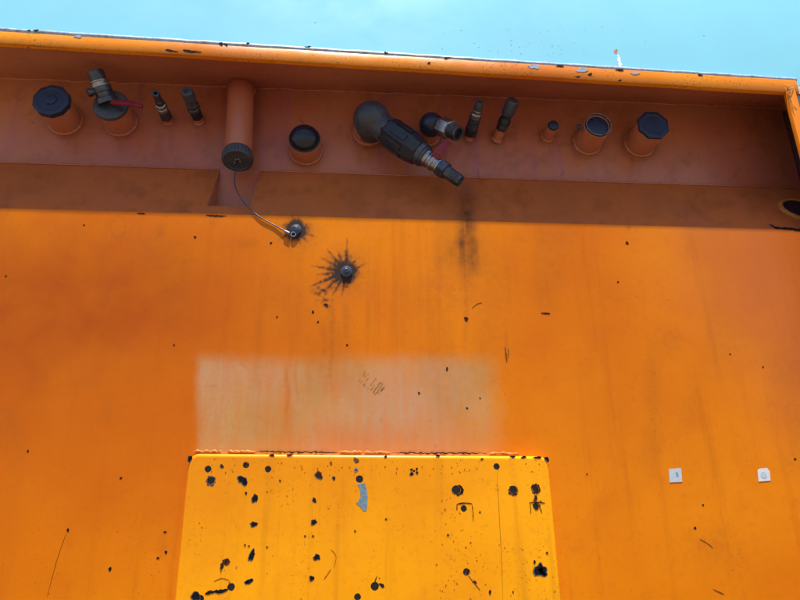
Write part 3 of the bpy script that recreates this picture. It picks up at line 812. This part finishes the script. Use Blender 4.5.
# slim nipples
def nipple(name, b, t, label, cat, parts, base_px, base_len, fat=1.0):
    s = protr(b, t); B = P(*b, R_Y)
    tip = P(*t, max(R_Y-s, -.006)); px = scale_at(*t, R_Y-s*.5)
    ax = tip - B; L = ax.length
    px *= fat; r0 = base_px*px
    so = link('pipe_socket', lathe([(-.003, r0*1.25), (.002, r0*1.2), (.004, r0), (base_len, r0), (base_len, r0*.6)], B, ax, 20), M['frame'], H)
    K = thing(name, B + ax.normalized()*base_len, label, cat)
    for pn, prof, mt, ns in parts:
        link(pn, lathe([(L*a, rr_*px) for a, rr_ in prof], B, ax, ns, .0006), M[mt], K)
    return K
nipple('air_nipple', (168, 121), (155.5, 93), 'slim silver-ringed air nipple beside the red-levered valve', 'hose fitting', [
    ('hex_base', [(.14, 3), (.14, 5.2), (.42, 5.0), (.42, 3)], 'dsteel', 6),
    ('collar', [(.40, 4.0), (.41, 4.6), (.50, 4.6), (.51, 3.9), (.56, 3.9), (.57, 4.5), (.62, 4.4), (.64, 3)], 'steel', 20),
    ('spout', [(.6, 3.6), (.74, 3.4), (.76, 3.0), (.92, 2.9), (.95, 3.3), (1.0, 3.0), (1.0, 1.6), (.9, 1.4), (.9, 0)], 'dsteel', 18)], 4.2, .018, 1.2)
nipple('air_nipple', (199, 121), (186.5, 90.5), 'dark air nipple with thick tip beside the orange capped pipe', 'hose fitting', [
    ('hex_base', [(.14, 3), (.14, 5.4), (.38, 5.4), (.38, 3)], 'black', 6),
    ('collar', [(.36, 5.0), (.40, 5.6), (.46, 5.6), (.47, 5.0), (.54, 5.0), (.55, 5.6), (.59, 5.6), (.60, 4)], 'dsteel', 20),
    ('spout', [(.58, 5.2), (.72, 4.8), (.76, 5.6), (.96, 5.3), (1.0, 4.4), (1.0, 2.6), (.95, 2.2), (.95, 0)], 'slate', 20)], 4.6, .016, 1.12)
nipple('air_nipple', (469, 138), (480, 101.5), 'ribbed silver air nipple tapering to its tip beside the hex nut', 'hose fitting', [
    ('hex_base', [(.12, 3), (.12, 5.8), (.28, 5.8), (.28, 3)], 'black', 16),
    ('ribbed_sleeve', [(.27, 5.2)] + [q for k in range(6) for q in ((.29+.055*k, 5.4), (.325+.055*k, 5.4), (.33+.055*k, 4.8))] + [(.63, 4.0)], 'dsteel', 20),
    ('collar', [(.60, 4.3), (.62, 4.9), (.68, 4.9), (.70, 4.1), (.74, 4.0), (.75, 4.5), (.79, 4.4), (.80, 3)], 'steel', 20),
    ('spout', [(.78, 4.0), (.92, 3.6), (1.0, 3.2), (1.0, 1.7), (.93, 1.5), (.93, 0)], 'slate', 18)], 3.8, .015, 1.1)
nipple('air_nipple', (497, 139), (513.5, 100), 'dark waisted plastic-tipped air nipple on a long orange socket', 'hose fitting', [
    ('hex_base', [(.26, 3), (.26, 5.6), (.40, 5.8), (.41, 3)], 'dsteel', 18),
    ('waist', [(.40, 6.2), (.50, 6.2), (.54, 5.4), (.60, 5.0), (.66, 5.6)], 'black', 20),
    ('spout', [(.64, 6.0), (.70, 6.6), (.92, 6.4), (.97, 6.0), (1.0, 5.0), (1.0, 0)], 'slate', 22)], 5.2, .034)

# small navy plug
b, t = (547.5, 137), (555, 125.5)
s = protr(b, t); B, r = stub(*b, 5.6, s-.003)
px = scale_at(*t, R_Y-s)
K = thing('small_plug', out_from(B, s), 'small round navy plug on the thinnest orange stub', 'plug')
link('plug_body', lathe([(-.012, 5.2*px), (0, 5.6*px), (.004, 5.0*px), (.0055, 2.5*px), (.006, 0)], out_from(B, s), N_OUT, 24), M['navy'], K)

# stub with pale steel ring and recessed navy plug
b, t = (587, 143), (596, 124.5)
s = protr(b, t); B, r = stub(*b, 13.2, s-.004)
px = scale_at(*t, R_Y-s); o = out_from(B, s)
K = thing('ringed_plug', o, 'navy plug sunk inside a pale steel ring on an orange stub', 'plug')
link('ring', lathe([(-.014, 11.8*px), (-.014, 13.4*px), (-.002, 13.4*px), (.001, 12.9*px), (.001, 12.1*px), (-.010, 11.8*px)], o, N_OUT, 40, .0005), M['dsteel'], K)
link('bright_lip', lathe([(.0005, 12.2*px), (.0022, 12.4*px), (.0022, 12.9*px), (.0005, 13.0*px)], o, N_OUT, 40, .0003), M['steel'], K)
link('plug_face', lathe([(-.016, 11.7*px), (-.007, 11.6*px), (-.004, 9.5*px), (-.003, 5*px), (-.003, 0)], o, N_OUT, 32), M['navy'], K)
link('chain_lug', lathe([(0, 2.4*px), (.012, 2.4*px), (.013, 1.6*px), (.013, 0)], P(580, 129, o.y+.012), (-.5, -.8, .3), 14), M['slate'], K)

# glossy domed plug
b, t = (306, 151), (304, 138)
s = protr(b, t); B, r = stub(*b, 15.6, s-.005)
px = scale_at(*t, R_Y-s); o = out_from(B, s)
K = thing('domed_plug', o, 'glossy black domed plug on a short stub beside the orange capped pipe', 'plug')
link('collar', lathe([(-.014, 14.4*px), (-.012, 15.8*px), (-.003, 15.8*px), (-.001, 14.6*px)], o, N_OUT, 40), M['black'], K)
link('dome', lathe([(-.003, 14.8*px)] + [(.024*math.sin(a), 14.6*px*math.cos(a)) for a in np.linspace(.05, PI/2-.02, 9)] + [(.0241, 0)], o, N_OUT, 40, 0), M['gloss'], K)

# navy ball cap and the hex nut fitting leaning on it
b, t = (429, 137), (433, 122)
s = protr(b, t); B, r = stub(*b, 9.5, s-.012)
px = scale_at(*t, R_Y-s); o = out_from(B, s)
K = thing('ball_cap', o, 'round navy ball-shaped cap behind the steel hex nut', 'pipe cap')
link('ball', lathe([(12.0*px*math.sin(a), 12.4*px*math.cos(a)) for a in np.linspace(-1.1, PI/2-.02, 16)] + [(12.0*px, 0)], o - N_OUT*.012, N_OUT, 32, 0), M['navy'], K, 60)
yn2 = o.y - .012
a0, a1 = P(438, 124.5, yn2+.012), P(458.5, 134.0, yn2-.020)
ax = a1-a0; L = ax.length
K = thing('hex_nut_fitting', a0, 'grey steel hex nut fitting beside the round navy ball cap', 'hose fitting')
px = scale_at(450, 128, yn2)
link('hex_nut', lathe([(L*.12, 6*px), (L*.14, 10.2*px), (L*.60, 10.2*px), (L*.62, 7*px)], a0, ax, 6, .0012, .3), M['steel'], K, 25)
link('threaded_end', lathe([(L*.6, 7.2*px)] + [q for k in range(4) for q in ((L*(.62+.07*k), 7.6*px), (L*(.65+.07*k), 7.6*px), (L*(.66+.07*k), 7.0*px))] + [(L*.93, 7.6*px), (L, 7.2*px), (L, 5.4*px), (L*.8, 5.0*px), (L*.8, 0)], a0, ax, 26, .0004), M['dsteel'], K)
link('stem', lathe([(-.02, 5*px), (L*.13, 6.4*px)], a0, ax, 18), M['dsteel'], K)

# the large elbow valve
b = (368, 133)
B, r = stub(*b, 14, .028)
so = P(371.5, 119.5, R_Y-.066); px = scale_at(371, 119, so.y)
V = thing('elbow_valve', so, 'large slate elbow valve with a faceted dark sleeve and steel nozzle', 'valve')
link('elbow_dome', lathe([(-.052, 13.5*px), (-.03, 14.5*px)] + [(18.2*px*math.sin(a), 18.4*px*math.cos(a)) for a in np.linspace(-.62, PI/2-.02, 18)] + [(18.2*px, 0)], so, Vector((.05, -1, .02)), 36, 0), M['slate'], V, 70)
end = P(460.5, 181.5, -.004)
ax = end - so; L = ax.length
T_ = lambda x, y: math.hypot(x-371.5, y-119.5)/math.hypot(460.5-371.5, 181.5-119.5)
link('neck', lathe([(L*.05, 13.8*px), (L*.20, 13.2*px)], so, ax, 30), M['slate'], V)
sl = link('sleeve', lathe([(L*.17, 9*px), (L*.175, 13.2*px), (L*.23, 15.4*px), (L*.46, 15.2*px), (L*.52, 13.6*px), (L*.555, 13.2*px), (L*.555, 9*px)], so, ax, 8, .0022, .25), M['black'], V, 22)
a_, u_, w_ = frame_of(ax)
for k in range(8):
    th = 2*PI*(k+.5)/8 + .25
    d_ = u_*math.cos(th) + w_*math.sin(th); t_ = a_.cross(d_)
    c1 = so + d_*(14.25*px)
    q4 = [c1 + a_*(L*.27) - t_*3.4*px, c1 + a_*(L*.27) + t_*3.4*px, c1 + a_*(L*.43) + t_*3.2*px, c1 + a_*(L*.43) - t_*3.2*px]
    sub('grip_pad', bevel(prism(q4, d_*(.9*px)), .0006), M['black'], sl, 40)
link('lock_ring', lathe([(L*.545, 9*px), (L*.55, 11.6*px), (L*.60, 11.6*px), (L*.605, 10.2*px), (L*.625, 10.2*px), (L*.63, 7*px)], so, ax, 30, .0008), M['dsteel'], V)
link('adapter', lathe([(L*.62, 8.6*px), (L*.66, 8.8*px), (L*.665, 7.6*px), (L*.69, 7.6*px), (L*.695, 8.4*px), (L*.72, 8.4*px), (L*.725, 7.2*px), (L*.755, 7.2*px), (L*.76, 7.9*px), (L*.775, 7.9*px), (L*.78, 6*px)], so, ax, 26, .0006), M['steel'], V)
link('hex_nut', lathe([(L*.775, 6*px), (L*.78, 9.0*px), (L*.845, 9.0*px), (L*.85, 6*px)], so, ax, 6, .001, .5), M['dsteel'], V, 25)
link('nozzle', lathe([(L*.84, 6.2*px), (L*.89, 6.2*px), (L*.90, 5.4*px)] + [q for k in range(4) for q in ((L*(.905+.02*k), 6.1*px), (L*(.917+.02*k), 6.1*px), (L*(.92+.02*k), 5.6*px))] + [(L*.99, 6.0*px), (L, 5.6*px), (L, 4.2*px), (L*.95, 3.8*px), (L*.95, 0)], so, ax, 26, .0004), M['dsteel'], V)
ym = (so+ax*.7).y
lever('lever', [P(434.5, 158.5, ym-.016), P(438, 153, ym-.022), P(443, 147.5, ym-.022), P(448, 141.5, ym-.016)], 8.2*px, .006, (0, -1, -.2), V, M['red'])
link('lever_stem', tube([so+ax*.69, P(438, 155, ym-.018)], 2.4*px, 12), M['red'], V)

# the capped orange filler pipe, its cap and the tether
px = scale_at(240, 120, .05)
path = bez([P(241.5, 92, .150), P(241.4, 89, .104), P(241.2, 90, .075), P(240.8, 98, .056), P(239.6, 122, .046), P(238.2, 152, .036)], 10)
fp = link('filler_pipe', tube(path, 13.2*px, 36), M['frame'], H, 60)
w = [P(241.3, 90.5, R_Y) + Vector((math.cos(t)*14*px, -.001, math.sin(t)*14*px)) for t in np.linspace(0, 2*PI, 49)]
sub('weld_ring', tube(w, .004, 8), M['frame'], fp, 60)
c0 = P(238.0, 153.0, .0357); cd = (path[-1]-path[-4]).normalized()
cd = (cd + Vector((0, -.10, 0))).normalized()
px = scale_at(238, 160, .03)
K = thing('filler_cap', c0, 'round dark cap screwed on the end of the downward orange pipe', 'pipe cap')
Lc = 11.5*px
cb = link('cap_body', lathe([(0, 12*px), (0, 14.6*px), (Lc*.25, 15.2*px), (Lc*.92, 15.2*px), (Lc, 14.6*px), (Lc, 12.2*px), (Lc*.93, 11.8*px), (Lc*.93, 0)], c0, cd, 36, .001), M['slate'], K)
a_, u_, w_ = frame_of(cd)
for k in range(30):
    th = 2*PI*k/30
    d_ = u_*math.cos(th)+w_*math.sin(th)
    sub('knurl', tube([c0+a_*(Lc*.28)+d_*(15.1*px), c0+a_*(Lc*.88)+d_*(15.1*px)], .55*px, 6), M['slate'], cb, 60)
for dx, dy in ((-2.5, .5), (1.8, 1.8), (2.6, -1.6), (-.6, 3.4)):
    link('rivet', lathe([(0, 1.3*px), (.004, 1.2*px), (.005, 0)], c0+a_*(Lc*.93)+u_*(dx*px)+w_*(dy*px), cd, 10, .0004), M['steel'], K)
face = c0 + a_*(Lc*.95)
tp_ = [face, P(234.5, 181, .012), P(238, 193, .002), P(247, 206, -.0005), P(260, 217, -.0022), P(275, 225.5, -.0022), P(288, 232.5, -.0040)]
K = thing('tether_cable', face, 'thin dark wire tether hanging from the filler cap to a wall stud', 'cable')
link('wire', tube(bez(tp_, 10), .0014, 8), M['dsteel'], K)
link('crimp_sleeve', tube([P(284.5, 230.8, -.0036), P(289.5, 233.2, -.0040)], .0030, 10), M['steel'], K)
link('eyelet', lathe([(0, .0065), (.002, .0065), (.002, .004)], P(293.5, 234.5, -.003), N_OUT, 16, .0003), M['steel'], K)

# studs in the wall
def stud(x, y, label, k=1.0, ring=True):
    c_ = P(x, y, 0); px = scale_at(x, y, 0)*k
    K = thing('stud_bolt', c_, label, 'bolt')
    link('washer', lathe([(.0004, 0), (.0004, 7.4*px), (.0022, 7.4*px), (.0024, 4*px)], c_, N_OUT, 28, .0004), M['dsteel'], K)
    link('hex_nut', lathe([(.002, 3*px), (.0024, 5.6*px), (.0048, 5.6*px), (.005, 3*px)], c_, N_OUT, 6, .0009, .35), M['steel' if ring else 'dsteel'], K, 25)
    link('stud', lathe([(.004, 3.0*px), (.0064, 3.0*px), (.0072, 2.4*px), (.0072, 1.2*px), (.006, 1.0*px), (.006, 0)], c_, N_OUT, 20, .0003), M['dsteel'], K)
    return K
stud(296, 229.5, 'steel stud with nut and wire tether, ringed by black soot', .72, False)
stud(346.5, 271.5, 'steel stud with nut ringed by the larger burst of black soot', .78, False)

# ------------------------------------------------------------------ port at the right end of the ledge
ln = Vector((0, -(Z_BAND-Z_EDGE), R_Y)).normalized()
c_ = None
for t in np.linspace(0, 1, 200):      # where the photo's pixel meets the ledge plane
    Y = t*R_Y; q_ = P(800, 210, Y)
    zl = Z_EDGE + t*(Z_BAND-Z_EDGE)
    if c_ is None or abs(q_.z-zl) < best: best = abs(q_.z-zl); c_ = q_
px = scale_at(795, 210, .03)
K = thing('drain_port', c_, 'dark round port with a pale scuffed ring at the ledge end', 'port')
link('port_ring', lathe([(-.001, 14*px), (-.001, 21*px), (.004, 20*px), (.006, 18*px), (.004, 16.5*px), (.001, 16*px)], c_, ln, 40), M['paintlump'], K)
link('port_plug', lathe([(.0, 16.5*px), (.0045, 16*px), (.003, 13*px), (.002, 0)], c_, ln, 36), M['black'], K)
link('crack', ribbon([(769, 224), (776, 227.5), (786, 228.5), (800, 230), (815, 231)], 2.0, 0, 700), M['chip'], H)

# ------------------------------------------------------------------ stickers
S = thing('sticker', P(675.5, 482, 0), 'bluish square sticker with a small dark mark on the wall', 'sticker')
link('label_sheet', prism([P(x, y, -.0002) for x, y in ((668.6, 469), (681, 468.2), (682.2, 481.8), (669.6, 482.4))], (0, -.0005, 0)), M['bluewhite'], S)
link('printed_mark', prism([P(x, y, -.0008) for x, y in ((675.5, 472.5), (677.2, 472), (678.6, 476.2), (676.6, 476.6), (676.4, 474.2))], (0, -.0002, 0)), M['grey'], S)
S = thing('sticker', P(763.5, 482, 0), 'white square sticker with a clipped corner and faint grey disc', 'sticker')
link('label_sheet', prism([P(x, y, -.0002) for x, y in ((757.4, 470.5), (760, 468.6), (767, 468), (769.6, 471.5), (770.4, 480.6), (758.6, 481.6))], (0, -.0005, 0)), M['white'], S)
link('printed_disc', lathe([(0, .0068), (.0003, .0068), (.0003, 0)], P(763.6, 475, -.0007), N_OUT, 20, 0), M['bluewhite'], S)

# ------------------------------------------------------------------ loose marks on the wall: dark pits
pits = [(302, 239, 0, 0), (327, 175, 0, 0), (110, 569, 1.6, 1.9), (466, 319, 1.9, 2.6), (121, 478, 1.3, 1.0), (28, 451, .9, 1.4), (627, 243, 1.6, 1.6), (618, 282, .9, .9), (271, 243, 1.1, 1.1), (195, 237, 1.3, 1.3), (277, 317, .9, .9), (84, 225, .8, .8), (326, 305, 2.0, 1.8), (313, 312, 1.2, 1.4), (318, 322, 1, 1), (419, 393, 1.2, 1.2), (467, 408, 1.0, 1.0), (480, 398, .8, .8), (447, 369, 1.0, 2.2), (347, 345, 1, 1), (174, 345, .9, .9), (6, 276, 1, .8), (703, 505, 1.0, 1.0), (695, 528, 1.2, 1.4), (587, 474, .8, .8), (795, 459, 1.1, 1.1), (763, 367, .8, .8), (730, 354, .8, .8), (165, 532, 1.4, 1.0), (166, 552, 1.2, 1.8), (158, 558, 1.4, 1.2), (68, 530, 1.0, 2.0)]
for i, (x, y, a, b) in enumerate(pits):
    if a: link('paint_pit', flake(x, y, a, b, 0, 800+i, 0, .25, 10), M['chip'] if i % 3 else M['rust'], H)
for i, (pts, w, mt) in enumerate(((((505, 347), (506, 355), (507, 362)), 1.6, 'brown'), (((508.5, 348), (508, 358)), .8, 'brown'), (((541, 313), (546, 313.6), (550, 313.6)), 1.4, 'chip'), (((472, 308), (477, 304), (482, 302.5)), .5, 'brown'), (((700, 539), (707, 543), (713, 548)), .6, 'brown'), (((713, 589), (719, 592), (724, 594)), .8, 'brown'), (((66, 534), (57, 560), (47, 597)), .35, 'brown'),
                                 (((206, 215.2), (215, 215.8), (226, 216)), 1.3, 'chip'), (((137, 213.4), (145, 213.8)), 1.2, 'chip'))):
    link('scratch', ribbon(pts, w, 0, 850+i), M[mt], H)
# dry straw caught in the corner of the lip
rs_ = random.Random(5)
K = thing('straw_tuft', P(787, 91, RR-.004), 'little tuft of dry straw caught in the rim corner', 'straw')
for k in range(12):
    a = rs_.uniform(-2.4, 1.2); l = rs_.uniform(4, 9)
    p = P(787+rs_.uniform(-1, 1), 90+rs_.uniform(-1, 1), RR-.003)
    q_ = P(787+l*math.cos(a), 90+l*math.sin(a), RR-.003-rs_.uniform(0, .012))
    link('stalk', tube([p, (p+q_)*.5+Vector((0, -.003, .001)), q_], .0006, 5), M['straw'], K)
